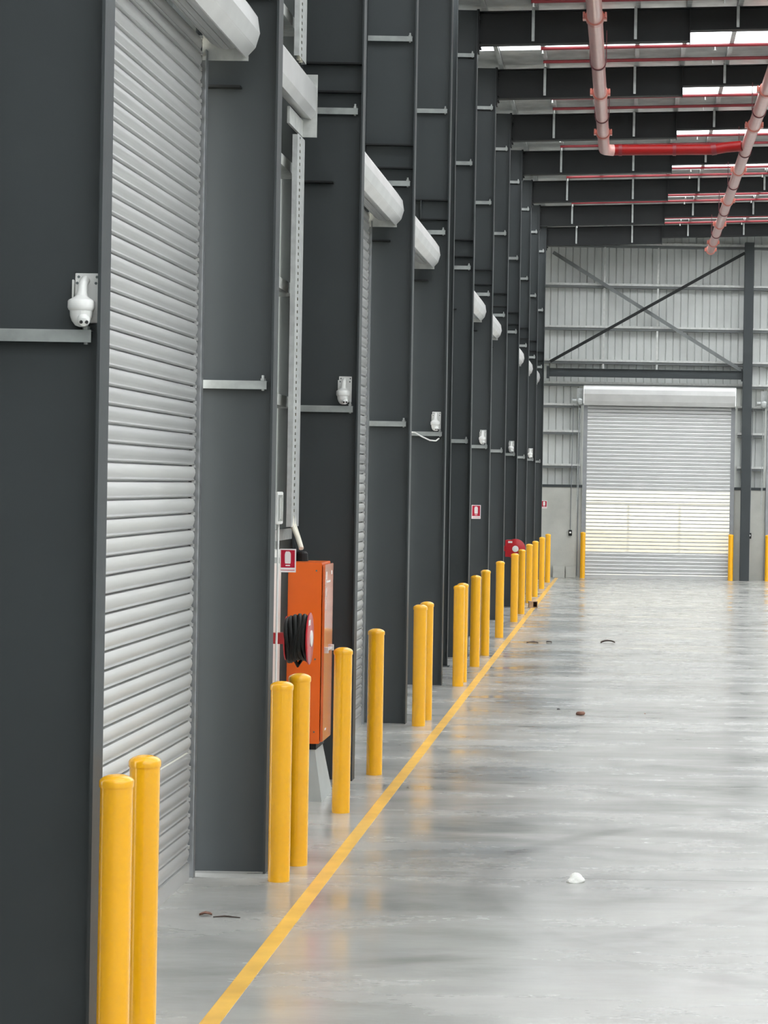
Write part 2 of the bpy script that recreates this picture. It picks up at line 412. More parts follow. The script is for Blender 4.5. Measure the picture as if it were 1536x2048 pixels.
# ------------------------------------------------------------------ roller doors
PITCH = 0.096
def slat_profile(z0, z1):
    pr = []; z = z0
    while z < z1 - 1e-6:
        pr += [(-.024, z + .001), (.003, z + .003), (.011, z + .010), (.007, z + .017), (.007, z + .021), (.014, z + .036), (.018, z + .054), (.015, z + .072), (.004, z + .088), (-.006, z + .0905), (-.024, z + .0925)]
        z += PITCH
    return pr + [(0, z)]
NS = 52
def perf_faces(z0, z1):
    out = []; z = z0
    while z < z1 - 1e-6:
        out.append([(.007, z + .021), (.014, z + .036), (.018, z + .054), (.015, z + .072), (.004, z + .088)]); z += PITCH
    return out
def hinge_faces(z0, z1):
    out = []; z = z0
    while z < z1 - 1e-6:
        out.append([(.004, z - .008), (-.006, z - .0055), (-.024, z - .0035), (-.024, z + .001), (.003, z + .003), (.011, z + .010), (.007, z + .017), (.007, z + .021)]); z += PITCH
    return out
HOOD = [(.010, 5.30), (.19, 5.325), (.285, 5.30), (.335, 5.23), (.350, 5.13), (.325, 5.045), (.275, 4.99), (.26, 4.995)]
def make_door(w, name, label, grp, loc, rz, hood=HOOD, zp=(7, 25)):
    t = thing(name, label, 'roller door', loc, rz, grp, 'structure')
    h = w / 2; ce = h - .05
    f = lambda x: (lambda a, b: (x, a, b))
    zb = .10
    za, zc = zb + zp[0] * PITCH, zb + zp[1] * PITCH
    ztop = zb + NS * PITCH
    c = MB().strip(slat_profile(zb, za), f(-ce), f(ce)); c.strip(slat_profile(zc, ztop), f(-ce), f(ce))
    for k in range(NS):
        z = zb + PITCH * (k + 1)
        for s in (-1, 1): c.box(s * ce, s * (ce + .035), -.006, .014, z - .012, z + .006)
    for q in hinge_faces(za, zc) + [[(.004, zc - .008), (-.006, zc - .0055), (-.024, zc - .0035), (-.024, zc + .001)]]: c.strip(q, f(-ce), f(ce))
    pfm = MB()
    for q in perf_faces(za, zc): pfm.strip(q, f(-ce), f(ce))
    pf = pfm.build('perforated_section', M['slat_fine'], t, smooth=True)
    pf['label'] = 'pale perforated slats letting daylight through'
    c.build('curtain', M['slat'], t, smooth=True)
    MB().box(-ce, ce, -.012, .020, .0, .098).build('bottom_rail', M['slat'], t)
    for s in (-1, 1):
        g = MB()
        g.box(s * (h - .012), s * (h + .060), .030, .036, 0.002, 5.02)
        g.box(s * (h + .054), s * (h + .060), -.03, .030, 0.002, 5.02)
        g.box(s * (h - .012), s * (h + .060), -.036, -.03, 0.002, 5.02)
        gd = g.build('guide', M['guide'], t)
        MB().box(s * (ce + .004), s * (h + .053), -.026, -.016, .10, 5.0).build('guide_gap_shade', M['black'], gd)  # added black strip standing in for the dark gap in the guide
        b = MB().box(s * (h + .045), s * (h + .055), .0, .28, 4.965, 5.29)
        b.tube([(s * (h + .045), .165, 5.15), (s * (h - .04), .165, 5.15)], .04, 12)
        b.build('end_bracket', M['galv_pale'], t)
    # curtain wound on its drum: slats as facets
    n = 18
    prof = []
    for k in range(n):
        a = 2 * PI * k / n; a2 = 2 * PI * (k + .85) / n
        prof += [(.135, a), (.139, (a + a2) / 2), (.135, a2), (.120, a2 + .02)]
    MB().strip([(.165 + r * math.cos(a), 5.15 + r * math.sin(a)) for r, a in prof], f(-ce + .02), f(ce - .02), closed=True).build('drum_coil', M['slat'], t)
    hp = hood + [(a - .006 if i > 1 else a, b - .008) for i, (a, b) in reversed(list(enumerate(hood)))]
    MB().strip(hp, f(-h - .04), f(h + .04), closed=True).build('hood', M['hood'], t)
    return t
LX = -2.63
DOORB = (1, 3, 4, 6, 7, 9, 10, 11)
lab = {1: 'large pale roller door nearest the camera on the left wall',
       3: 'roller door seen as narrow ribbed strip behind the orange cabinet and column',
       4: 'roller door on left wall whose hood is third lowest-left, beyond second bollard pair',
       6: 'roller door on left wall before the column with the red sign',
       7: 'roller door on left wall just beyond the column with the red sign',
       9: 'roller door on left wall just beyond the round red hose reel',
       10: 'roller door on left wall, second from the far corner',
       11: 'roller door on left wall nearest the far corner'}
d1 = make_door(4.42, 'door_1', lab[1], 'roller doors on the left wall', (LX, (C[1] + C[2]) / 2, 0), -PI / 2)
for k, i in enumerate(DOORB[1:]):
    d = dup_at(d1, (LX, (C[i] + C[i + 1]) / 2, 0), lab[i]); d.name = 'door_%d' % (k + 2)
EH = [(.015, 5.02), (.24, 5.03), (.335, 5.00), (.36, 4.92), (.36, 4.80), (.27, 4.62), (.20, 4.52), (.190, 4.525)]
def end_door(name, label, x0, x1):
    w = x1 - x0 - .12
    global NS
    t = thing(name, label, 'roller door', ((x0 + x1) / 2, YE - .03, 0), PI, 'roller doors in the end wall', 'structure')
    h = w / 2; ce = h - .03; f = lambda x: (lambda a, b: (x, a, b)); zb = .10
    za, zc, ztop = zb + 6 * PITCH, zb + 23.5 * PITCH, 4.85
    zc = zb + 23 * PITCH
    c = MB().strip(slat_profile(zb, za), f(-ce), f(ce)); c.strip(slat_profile(zc, ztop), f(-ce), f(ce));
    for q in hinge_faces(za, zc) + [[(.004, zc - .008), (-.006, zc - .0055), (-.024, zc - .0035), (-.024, zc + .001)]]: c.strip(q, f(-ce), f(ce))
    pfm = MB()
    for q in perf_faces(za, zc): pfm.strip(q, f(-ce), f(ce))
    pf = pfm.build('perforated_section', M['slat_perf'], t, smooth=True)
    pf['label'] = 'cream perforated slats letting daylight through'
    c.build('curtain', M['slat'], t, smooth=True)
    MB().box(-ce, ce, -.012, .020, .0, .098).build('bottom_rail', M['slat'], t)
    for s in (-1, 1):
        g = MB().box(s * (h - .035), s * (h + .075), .030, .036, .002, 4.55).box(s * (h + .069), s * (h + .075), -.20, .03, .002, 4.55)
        g.build('guide', M['guide_pale'], t)
        MB().box(s * (h + .07), s * (h + .08), .0, .34, 4.45, 5.03).build('end_bracket', M['galv'], t)
    MB().tube([(-ce, .17, 4.78), (ce, .17, 4.78)], .15, 18).build('drum_coil', M['slat'], t, smooth=True)
    hp = EH + [(a - .006 if i > 1 else a, b - .008) for i, (a, b) in reversed(list(enumerate(EH)))]
    MB().strip(hp, f(-h - .06), f(h + .06), closed=True).build('hood', M['hood'], t)
    # motor with hand chain at the viewer's left (local +x)
    mo = MB().lathe([(.03, -.06), (.085, -.05), (.085, .07), (.05, .085)], (h + .17, .22, 4.60), 16, 'y')
    mo.tube([(h + .26, .22, 4.63), (h + .36, .22, 4.63)], .055, 12)
    mo.box(h + .08, h + .25, .10, .14, 4.50, 4.95)
    mo.build('motor', M['galv'], t)
    ch = MB().tube([(h + .19, .22, 4.55), (h + .20, .22, 3.2), (h + .21, .22, 1.7)], .008, 6); ch.tube([(h + .14, .22, 4.55), (h + .15, .22, 3.1), (h + .21, .22, 1.7)], .008, 6)
    ch.build('hand_chain', M['galv'], t)
    return t
end_door('door_9', 'tall pale roller door in the far end wall', DA0, DA1)
end_door('door_10', 'roller door cut off by right edge of photo in end wall', DB0, DB1)

# small white hood over the service bay by the camera
t = thing('shutter_hood', 'small white folded steel hood high above the white-panelled service bay', 'hood', (-2.66, (C[2] + C[3]) / 2 - .2, 0))
hp = [(0, 5.60), (.09, 5.60), (.125, 5.55), (.125, 5.36), (.085, 5.30), (0, 5.32)]
MB().strip(hp, lambda a, b: (a, -2.1, b), lambda a, b: (a, 2.28, b), closed=True).build('hood', M['hood'], t)
MB().box(0, .13, 2.285, 2.30, 5.16, 5.66).build('end_plate', M['galv_pale'], t)
MB().box(0, .02, 1.5, 2.285, 5.16, 5.29).build('backing_plate', M['galv_pale'], t)

# girts of the service bays
def make_girt():
    m = MB().box(XS + .004, XO - .004, 0, 4.6, 0, .004).box(XO - .008, XO - .004, 0, 4.6, .004, .085).box(XO - .030, XO - .008, 0, 4.6, .081, .085)
    m.box(XS + .004, XS + .008, 0, 4.6, -.08, 0)
    return m.mesh('wall_girt', M['galv_pale'])
gm = make_girt()
for i, bay in zip(SERVICE, ('bay beside the orange cabinet', 'bay with the slim dark post', 'bay with the round hose reel')):
    for k, z in enumerate((1.95, 3.0, 3.9, 4.85, 6.0, 7.4)):
        if i != 2 and z < 3.5: continue
        o = bpy.data.objects.new('wall_girt', gm); COL.objects.link(o); o.location = (0, C[i] + .115, z)
        tag(o, 'galvanised side wall girt in the %s, %s from the floor' % (bay, ORD[k]), 'girt', 'galvanised girts in the side wall')

# ------------------------------------------------------------------ bollards
def make_bollard():
    t = thing('bollard', '', 'bollard', group='yellow safety bollards')
    MB().lathe([(.066, 0), (.066, 1.155)], n=28).build('post', M['yellow'], t, smooth=True)
    MB().lathe([(.0695, 1.155), (.0705, 1.160), (.0705, 1.180), (.066, 1.1885), (.052, 1.198), (.030, 1.206), (.008, 1.208)], n=28).build('cap', M['yellow'], t, smooth=True)
    return t
B0 = make_bollard()
BL = [(-2.07, 10.22, 'yellow bollard nearest the camera, front one of the pair at left bottom'),
      (-2.095, 10.95, 'yellow bollard right behind the nearest one, second of the left bottom pair'),
      (-2.07, 15.10, 'yellow bollard at foot of the second column, front one of that pair'),
      (-2.045, 15.74, 'yellow bollard at foot of the second column, rear one of that pair'),
      (-2.06, 18.27, 'single yellow bollard directly in front of the orange cabinet'),
      (-2.06, 20.67, 'single yellow bollard right of the orange cabinet, before second roller door'),
      (-2.045, 24.87, 'yellow bollard fronting the third close pair along the wall'),
      (-2.03, 25.52, 'yellow bollard half hidden at rear of the third close pair'),
      (-1.99, 29.82, 'yellow bollard fronting the fourth close pair along the wall'),
      (-1.99, 30.45, 'yellow bollard half hidden at rear of the fourth close pair'),
      (-1.99, 33.05, 'yellow bollard just behind the fourth close pair, left of two spaced ones'),
      (-1.985, 35.25, 'yellow bollard just behind the fourth close pair, right of two spaced ones'),
      (-1.99, 39.35, 'yellow bollard standing directly left of the red hose reel'),
      (-1.965, 43.90, 'yellow bollard covering lower right of the red hose reel'),
      (-1.955, 46.60, 'thin distant yellow bollard right behind the one covering the hose reel'),
      (-1.99, 51.00, 'distant yellow bollard just behind the small timber box, left one'),
      (-1.97, 53.80, 'distant yellow bollard, third from the far corner'),
      (-1.97, 58.00, 'distant yellow bollard, second from the far corner'),
      (-1.955, 61.80, 'yellow bollard farthest along the left wall, by the corner'),
      (-1.15, 65.05, 'yellow bollard at left guide of the end wall roller door'),
      (2.70, 65.05, 'yellow bollard at right guide of the end wall roller door'),
      (3.66, 65.05, 'yellow bollard cut off by right edge of photo at end wall')]
for i, (x, y, l) in enumerate(BL):
    o = B0 if i == 0 else dup(B0)
    o.location = (x, y, 0.0015 if False else 0); o['label'] = l

# ------------------------------------------------------------------ dome cameras
def make_camera():
    t = thing('security_camera', '', 'security camera', group='white cameras on the columns')
    bp = MB().box(-.052, .052, -.004, 0, -.105, .105)
    bp.box(-.058, -.052, -.030, 0, -.08, .075)
    br = bp.build('wall_plate', M['white'], t, bevel=.002)
    for x, z in ((-.036, .088), (.040, .088), (-.042, .062), (.036, .062)): MB().tube([(x, -.0055, z), (x, -.004, z)], .006, 8).build('screw_hole', M['panel_dark'], br)
    # arm: a rounded neck that widens into the housing
    MB().tube([(-.004, -.004, .072), (-.004, -.03, .075), (-.006, -.055, .055), (-.008, -.062, .020), (-.010, -.064, -.02)], [.016, .018, .019, .021, .034], 14).build('arm', M['white'], t, smooth=True)
    MB().lathe([(.020, .008), (.034, -.004), (.050, -.012), (.055, -.018), (.0555, -.045), (.052, -.054), (.047, -.058), (.045, -.080), (.038, -.100), (.024, -.118), (.008, -.124)], (-.010, -.066, 0), 24).build('housing', M['white'], t, smooth=True)
    eye = MB().lathe([(.001, -.030), (.018, -.027), (.025, -.016), (.027, 0), (.022, .010)], (0, 0, 0), 18, 'y').build('eyeball', M['white'], t, smooth=True)
    eye.location = (.008, -.098, -.096); eye.rotation_euler = (math.radians(25), 0, math.radians(12))
    for x in (-.010, .012): MB().lathe([(.007, -.031), (.0075, -.026)], (x, 0, .001), 12, 'y').build('lens', M['lens'], eye)
    return t
cam0 = make_camera()
cl = {1: 'white dome camera on the nearest column, largest of all cameras',
      3: 'white dome camera on the column behind the orange cabinet',
      5: 'white dome camera above the dangling white cable',
      7: 'white dome camera on the column with the red extinguisher sign',
      9: 'tiny white dome camera, second from the end wall',
      11: 'tiny white dome camera nearest the end wall'}
for k, i in enumerate((1, 3, 5, 7, 9, 11)):
    o = cam0 if k == 0 else dup(cam0)
    o.location = (-2.265 if i == 1 else -2.305, C[i] - .0062, 3.165); o['label'] = cl[i]
tag(MB().tube([(-2.60, 29.84, 3.02), (-2.55, 29.80, 3.015), (-2.46, 29.79, 2.965), (-2.37, 29.80, 2.925), (-2.30, 29.82, 2.92), (-2.275, 29.86, 2.945), (-2.272, 29.93, 2.95)], .009, 8).build('cable', M['white'], smooth=True),
    'loose white cable dangling across the column below a camera', 'cable')

# ------------------------------------------------------------------ extinguisher signs (facing the camera)
def make_sign(w, h):
    t = thing('fire_sign', '', 'sign', group='fire extinguisher signs')
    MB().box(-w / 2, w / 2, 0, .004, -h / 2, h / 2).build('board', M['sign_white'], t)
    y0, y1 = -.001, 0
    MB().box(-w * .43, w * .43, y0, y1, -h * .30, h * .45).build('red_field', M['sign_red'], t)
    ex = MB(); y0, y1 = -.002, -.001
    prof = [(-.16, -.13), (.16, -.13), (.18, -.05), (.18, .28), (.15, .35), (.08, .39), (-.12, .39), (-.17, .33), (-.19, .25), (-.18, -.05)]
    vs = [(a * w, y0, b * h) for a, b in prof] + [(a * w, y1, b * h) for a, b in prof]; n = len(prof)
    ex.add(vs, [tuple(range(n)), tuple(reversed(range(n, 2 * n)))] + [(i, (i + 1) % n, n + (i + 1) % n, n + i) for i in range(n)])
    ex.box(-.14 * w, .14 * w, y0, y1, -.235 * h, -.185 * h)
    ex.build('extinguisher_symbol', M['sign_white'], t)
    MB().box(-.43 * w, .43 * w, -.001, 0, -.42 * h, -.395 * h).build('lower_stripe', M['sign_red'], t)
    return t
s1 = make_sign(.112, .162); s1.location = (-2.345, 17.3, 2.0 - .135); s1['label'] = 'red fire extinguisher sign overlapping top left of the orange cabinet'
MB().box(-.255, -.056, .004, .008, -.02, .02).build('bracket', M['galv_pale'], s1)
s2 = make_sign(.145, .218); s2.location = (-2.398, C[7] - .0105, 1.97); s2['label'] = 'red fire extinguisher sign fixed on a dark column'
s3 = make_sign(.15, .20); s3.location = (-2.185, YE - .0045, 1.90); s3['label'] = 'tiny red fire extinguisher sign on the end wall concrete'

# ------------------------------------------------------------------ service bay by the camera
t = thing('cable_tray', 'tall perforated galvanised cable tray rising above the orange cabinet', 'cable tray', (-2.60, 19.56, 0))
m = MB(); z = 2.06; n = 0
W0, W1, hy = -.21, .21, -.07
while z < 8.9:
    if 5.10 < z < 5.70: z += .05; continue
    for (ya, yb, zaa, zbb) in ((W0, hy - .028, 0, .05), (hy + .028, W1, 0, .05), (hy - .028, hy + .028, 0, .014), (hy - .028, hy + .028, .036, .05)):
        m.add([(.0, ya, z + zaa), (.0, yb, z + zaa), (.0, yb, z + zbb), (.0, ya, z + zbb)], [(0, 1, 2, 3)])
    z += .05
for za_, zb_ in ((2.06, 5.10), (5.71, 8.91)): m.box(-.04, .0, W1, W1 + .003, za_, zb_); m.box(-.04, .0, W0 - .003, W0, za_, zb_)
m.build('tray', M['tray'], t)
cb = MB()
for k, y in enumerate((-.085, -.05, .05)):
    cb.tube([(-.022, y, 8.9), (-.022, y, 5.70)], .016, 8)
    cb.tube([(-.022, y, 5.10), (-.022, y, 2.2), (-.01, y - .03, 2.08), (.05, y * .5 - .16, 1.97), (.09, y * .4 - .28, 1.897)], .016, 8)
cb.build('cable_bundle', M['cream'], t, smooth=True)

t = thing('charger_cabinet', 'tall orange electrical cabinet on a grey plinth beside hose reel', 'cabinet', (-2.43, 19.18, 0))
bx = MB().box(-.13, .125, -.27, .27, .43, 1.80)
bx.build('body', M['orange'], t, bevel=.004)
for dz in (.52, 1.07, 1.74):
    MB().tube([(.085, -.272, dz), (.085, -.269, dz)], .007, 8).build('screw', M['panel_dark'], t)
dr = MB().box(.131, .150, -.262, .262, .445, 1.785).build('door', M['orange_door'], t, bevel=.003)
MB().box(.150, .162, -.16, .20, 1.125, 1.14).box(.150, .170, -.17, -.13, 1.11, 1.155).box(.150, .170, .17, .21, 1.11, 1.155).build('latch', M['galv_pale'], dr)
lg = MB()
lg.box(.1502, .1512, -.20, -.14, 1.67, 1.73).box(.1502, .1512, -.20, .08, 1.645, 1.66).box(.1502, .1512, .12, .18, 1.70, 1.73).box(.1502, .1512, -.19, -.15, 1.54, 1.61).box(.1502, .1512, -.18, -.16, 1.44, 1.52).box(.1502, .1512, -.14, -.06, .52, .535)
lg.build('marking', M['white'], dr)
MB().box(-.12, .10, -.25, .25, .385, .43).build('spacer', M['black'], t)
MB().hexa([(-.13, -.33, 0), (.16, -.33, 0), (.16, .33, 0), (-.13, .33, 0), (-.13, -.24, .385), (.09, -.24, .385), (.09, .24, .385), (-.13, .24, .385)]).build('plinth', M['plinth'], t)
MB().lathe([(.055, 1.80), (.05, 1.86), (.035, 1.875)], (-.08, .10, 0), 14).build('cable_gland', M['black'], t)

t = thing('wall_board', 'white board on the side wall behind the black hose reel', 'board', (XO, 17.6, 0))
MB().box(0, .10, -1.35, 1.22, .02, 1.90).build('panel', M['offwhite'], t)
MB().box(.10, .103, -.02, .30, .9, 1.55).build('notice_print', M['green'], t)
MB().box(.1001, .125, .62, .66, .02, 1.90).build('edge_trim', M['galv'], t)

t = thing('control_box', 'white control box with dark display fixed above the extinguisher sign', 'control box', (-2.263, 16.20, 2.24))
MB().box(-.015, .013, -.13, .13, -.105, .105).build('case', M['white'], t, bevel=.004)
dsp = MB().box(.0135, .0155, -.10, .09, -.085, .085).build('display', M['panel_dark'], t)
MB().box(.0158, .017, -.03, .01, -.07, .065).build('display_bar', M['galv_pale'], dsp)
MB().box(-.43, -.015, .02, .10, -.09, -.05).build('support_arm', M['galv'], t)
MB().tube([(-.012, .10, -.105), (-.012, .10, -2.238)], .007, 8).build('conduit', M['white'], t)

def hose_reel(label, loc, rz, face):
    t = thing('hose_reel', label, 'hose reel', loc, rz, 'fire hose reels')
    R = .19
    MB().lathe([(.02, .075), (R - .01, .075), (R, .080), (R, .088), (R - .01, .092), (.02, .092)], n=36, axis='x').build('front_disc', M['reel_red'], t, smooth=True)
    MB().lathe([(.02, -.088), (R - .03, -.088), (R - .03, -.080), (.02, -.080)], n=36, axis='x').build('rear_disc', M['reel_red'], t, smooth=True)
    h = MB()
    for k in range(6):
        x = -.064 + .025 * k
        pts = [(x + .01 * math.sin(a * 2 + k), (.155 + .012 * math.sin(3 * a + k)) * math.cos(a), (.155 + .012 * math.sin(3 * a + k)) * math.sin(a)) for a in [2 * PI * q / 28 for q in range(29)]]
        h.tube(pts, .017, 8)
    h.tube([(-.02, -.02, -.15), (.0, .0, -.20), (.02, .03, -.16)], .014, 8)
    h.lathe([(.135, -.079), (.135, .074)], n=24, axis='x')
    h.build('hose', M['black'], t, smooth=True)
    MB().lathe([(.060, .092), (.060, .100), (.05, .103)], n=24, axis='x').build('hub', M['white'], t, smooth=True)
    MB().box(.0925, .094, *face).build('label_plate', M['white'], t)
    return t
h1 = hose_reel('fire hose reel with coiled black hose beside the orange cabinet', (-2.385, 18.22, 1.27), 0, (-.14, -.04, .10, .14))
MB().box(-.2145, -.088, -.05, .05, -.04, .04).build('wall_bracket', M['reel_red'], h1)
h2 = hose_reel('round red hose reel with white hub between distant bollards', (-2.12, 47.6, 1.19), -PI / 2, (-.14, -.06, .11, .145))
MB().box(-.50, -.088, -.19, -.10, -.16, .16).box(.076, .091, -.192, -.10, -.15, .165).build('side_bracket', M['reel_red'], h2)
MB().hexa([(-.12, -.55, -.05), (-.09, -.55, -.05), (-.09, 0, -.05), (-.12, 0, -.05), (-.12, -.55, .05), (-.09, -.55, .05), (-.09, 0, .05), (-.12, 0, .05)]).build('wall_bracket', M['reel_red'], h2)
MB().tube([(0, .0, -.19), (-.02, .02, -.6), (-.03, .03, -1.185)], .016, 8).build('supply_pipe', M['reel_red'], h2)

# ------------------------------------------------------------------ pipes under the roof
def main_pipe(label, x, z0, ya, yb, items, zs=0.0):
    t = thing('sprinkler_main', label, 'pipe', (x, ya, z0))
    MB().tube([(0, 0, 0), (0, yb - ya, zs)], .098, 24).build('pipe', M['pink'], t, smooth=True)
    for y, kind in items:
        d = y - ya
        if kind == 'c':
            m = MB().lathe([(.099, d - .09), (.118, d - .08), (.118, d + .08), (.099, d + .09)], (0, 0, 0), 24, 'y')
            for s in (-1, 1):
                m.box(s * .11, s * .15, d - .07, d + .07, -.035, .035)
                for q in (-.10, .10): m.tube([(s * .135, d + q, -.015), (s * .135, d + q, .05)], .014, 8)
            m.build('coupling', M['coupling'], t, smooth=True)
        else:
            m = MB().lathe([(.099, d - .03), (.112, d - .03), (.112, d + .03), (.099, d + .03)], (0, 0, 0), 24, 'y')
            m.tube([(-.112, d, 0), (-.112, d, .45)], .008, 6); m.tube([(.112, d, 0), (.112, d, .45)], .008, 6)
            m.build('hanger_band', M['band'], t, smooth=True)
    return t
ZA = 8.26
YA1 = 43.3
mp = main_pipe('pinkish main pipe at top centre turning into a bright red cross run', -.51, ZA, 28.0, YA1, [(29.2, 'b'), (31.2, 'c'), (34.55, 'b'), (37.2, 'c'), (39.6, 'b'), (41.4, 'c')])
mp2 = main_pipe('pinkish main pipe at upper right running to the end wall', 1.97, 8.36, 30.0, 62.9, [(31.5, 'c'), (34.5, 'b'), (37.3, 'c'), (39.4, 'b'), (41.0, 'c'), (44.2, 'b'), (46.8, 'c'), (49.0, 'b'), (51.8, 'c'), (53.8, 'b'), (56.5, 'c'), (58.6, 'b'), (60.7, 'c'), (62.6, 'c')])
t = bpy.data.objects.new('cross_run', None); COL.objects.link(t); t.parent = mp; t.location = (0, YA1 - 28.0, 0); t['label'] = 'bright red cross run'
el = [(0, 0.0, 0), (.0, .07, 0), (.03, .15, 0), (.09, .20, 0), (.16, .22, 0)]
MB().tube(el, .099, 20).build('elbow', M['pink'], t, smooth=True)
MB().tube([(.16, .22, 0), (1.90, .22, .04), (2.12, .20, .08), (2.39, .13, .10)], .092, 20).build('pipe', M['red'], t, smooth=True)
for x in (.28, 1.22):
    MB().lathe([(.093, x - .03), (.104, x - .03), (.104, x + .03), (.093, x + .03)], (0, .22, .02 * x), 20, 'x').build('coupling', M['sprinkler'], t, smooth=True)
cp = MB().tube([(1.86, .22, .04), (1.95, .215, .055)], .104, 20).build('coupling', M['sprinkler'], t, smooth=True)

# sprinkler range pipes across the hall, two per bay
def make_range():
    t = thing('sprinkler_pipe', '', 'pipe', group='thin red sprinkler pipes across the roof')
    x0, x1 = -1.42, 12.0
    MB().tube([(x0, 0, rtop(x0) - .032), (x1, 0, rtop(x1) - .032)], .026, 10).build('pipe', M['sprinkler'], t, smooth=True)
    for k in range(4):
        x = -.75 + 1.55 * k + .4
        if k == 0: x = x0 + .03
        h = MB().tube([(x, 0, rtop(x) - .05), (x, 0, rtop(x) - .10)], .010, 8).lathe([(.020, -.108), (.022, -.102)], (x, 0, rtop(x)), 10)
        h.build('sprinkler_head', M['galv_pale'], t)
    for k in range(5):
        x = -1.42 + 1.42 * k + .06
        MB().tube([(x, 0, rtop(x) - .02), (x, 0, rtop(x) + .082)], .006, 6).build('hanger', M['galv'], t)
    return t
R0 = make_range(); k = 0
for i in range(5, 12):
    for j, dy in enumerate((2.78, 3.95)):
        o = R0 if k == 0 else dup(R0)
        o.location = (0, C[i] + dy, 0)
        o['label'] = 'thin red sprinkler pipe %s' % (('nearer the photo top edge, before the first rafter', 'farther from the photo top edge, before the first rafter')[j] if i == 5 else '%s behind the %s rafter from photo top' % (('upper one', 'lower one')[j], ORD[i - 6]))
        k += 1

# ------------------------------------------------------------------ end wall steel
t = thing('end_column', 'dark grey steel column on the end wall between its two roller doors', 'column', (3.06, YE, 0))
MB().box(-.12, .12, -.45, -.435, 0, 8.80).build('front_flange', M['steel'], t)
MB().box(-.006, .006, -.435, -.215, 0, 8.80).build('web', M['steel'], t)
MB().box(-.12, .12, -.215, -.20, 0, 8.80).build('rear_flange', M['steel'], t)
def egirt(x0, x1, z, label):
    m = MB().box(x0, x1, YE - .012, YE - .008, z, z + .045).box(x0, x1, YE - .030, EWY - .004, z + .055, z + .059).box(x0, x1, YE - .034, YE - .030, z + .005, z + .059)
    o = tag(m.build('wall_girt', M['galv_pale']), label, 'girt', 'galvanised girts of the end wall')
    MB().box(x0, x1, YE - .008, YE - .004, z - .055, z + .045).box(x0, x1, YE - .008, EWY - .004, z - .059, z - .055).build('web', M['brace_grey'], o)  # dark web colour stands in for the shadow line under the lip
    return o
for z, l in ((8.72, 'topmost galvanised girt across the end wall, under the roof'), (7.65, 'galvanised girt across the end wall, second from the top'), (6.54, 'galvanised girt across the end wall, third from the top'),
             (5.66, 'galvanised girt across the end wall just above the dark horizontal beam')):
    egirt(XS + .03, 10, z, l)
egirt(XS + .03, DB0 + 4, 5.07, 'galvanised girt running just above the end wall roller door')
for z, l in ((4.50, 'highest'), (3.80, 'middle'), (2.92, 'lowest')):
    egirt(XS + .03, DA0 - .08, z, 'short galvanised girt left of the end wall roller door, %s of three' % l)
    egirt(DA1 + .08, DB0 - .08, z, 'short galvanised girt between the end wall roller doors, %s of three' % l)
for x, l in ((-.70, 'left'), (.70, 'right')):
    m = MB()
    m.box(x - .025, x + .025, YE - .006, YE - .002, 5.74, 6.53).box(x - .025, x + .025, YE - .006, YE - .002, 6.62, 7.64).box(x - .025, x + .025, YE - .006, YE - .002, 7.73, 8.71).box(x - .025, x + .025, YE - .006, YE - .002, 5.15, 5.65)
    tag(m.build('bridging_strut', M['galv_pale']), 'thin vertical bridging strut between end wall girts, %s one' % l, 'strut')
# horizontal beam and cross bracing in front of the girts
bm_ = thing('tie_beam', 'dark horizontal steel beam across end wall above the roller door', 'beam', (0, YE - .30, 5.35))
MB().box(-2.10, 2.90, -.005, .005, -.10, .10).build('web', M['steel'], bm_)
MB().box(-2.10, 2.90, -.05, .05, .10, .11).box(-2.10, 2.90, -.05, .05, -.11, -.10).build('flange', M['steel'], bm_)
MB().box(-2.17, -2.10, -.02, .02, -.16, .16).box(2.90, 2.935, -.02, .02, -.16, .16).build('end_plate', M['steel'], bm_)
def diag(p, q, y, w, m, label):
    d = Vector((q[0] - p[0], 0, q[1] - p[1])).normalized(); n = Vector((-d.z, 0, d.x)) * w / 2
    P, Q = Vector((p[0], 0, p[1])), Vector((q[0], 0, q[1]))
    pts = []
    for yy in (y, y + .05):
        for s in (P - n, Q - n, Q + n, P + n): pts.append((s.x, yy, s.z))
    mb = MB().hexa([pts[0], pts[1], pts[5], pts[4], pts[3], pts[2], pts[6], pts[7]])
    return tag(mb.build('cross_brace', m), label, 'brace', 'diagonal braces on the end wall')
diag((-2.08, 5.62), (2.938, 8.525), YE - .45, .075, M['steel_dark'], 'black diagonal brace rising to the right on the end wall')
diag((-2.05, 8.48), (2.938, 5.455), YE - .245, .09, M['brace_grey'], 'grey diagonal brace falling to the right on the end wall')
# hand controls and cables on the end wall
def control(x, label):
    t = thing('door_control', label, 'switch box', (x, YE, 1.17), group='roller door controls on the end wall')
    MB().box(-.045, .045, -.06, 0, -.075, .075).build('case', M['black'], t, bevel=.006)
    MB().lathe([(.026, -.068), (.026, -.060)], (0, 0, .01), 12, 'y').build('button', M['white'], t)
    MB().tube([(0, -.03, .075), (.01, -.03, 1.6), (.03, -.03, 3.2), (.03, -.05, 3.35)], .010, 8).build('cable', M['guide'], t)
control(-1.49, 'black hand control hanging left of the end wall roller door')
control(3.20, 'black hand control hanging right of the end wall column')
tag(MB().box(-1.93, -1.62, YE - .10, YE - .001, 0, .30).build('concrete_block', M['concrete'], bevel=.005), 'low grey concrete block against the end wall, left one', 'block')
tag(MB().box(-1.59, -1.33, YE - .10, YE - .001, 0, .29).build('concrete_block', M['concrete'], bevel=.005), 'low grey concrete block against the end wall, right one', 'block')
tag(MB().tube([(-1.30, YE - .02, .05), (-1.30, YE - .02, 2.36), (-1.30, YE - .03, 4.4)], .012, 8).build('conduit', M['guide']), 'thin grey conduit rising left of the end wall roller door', 'conduit')

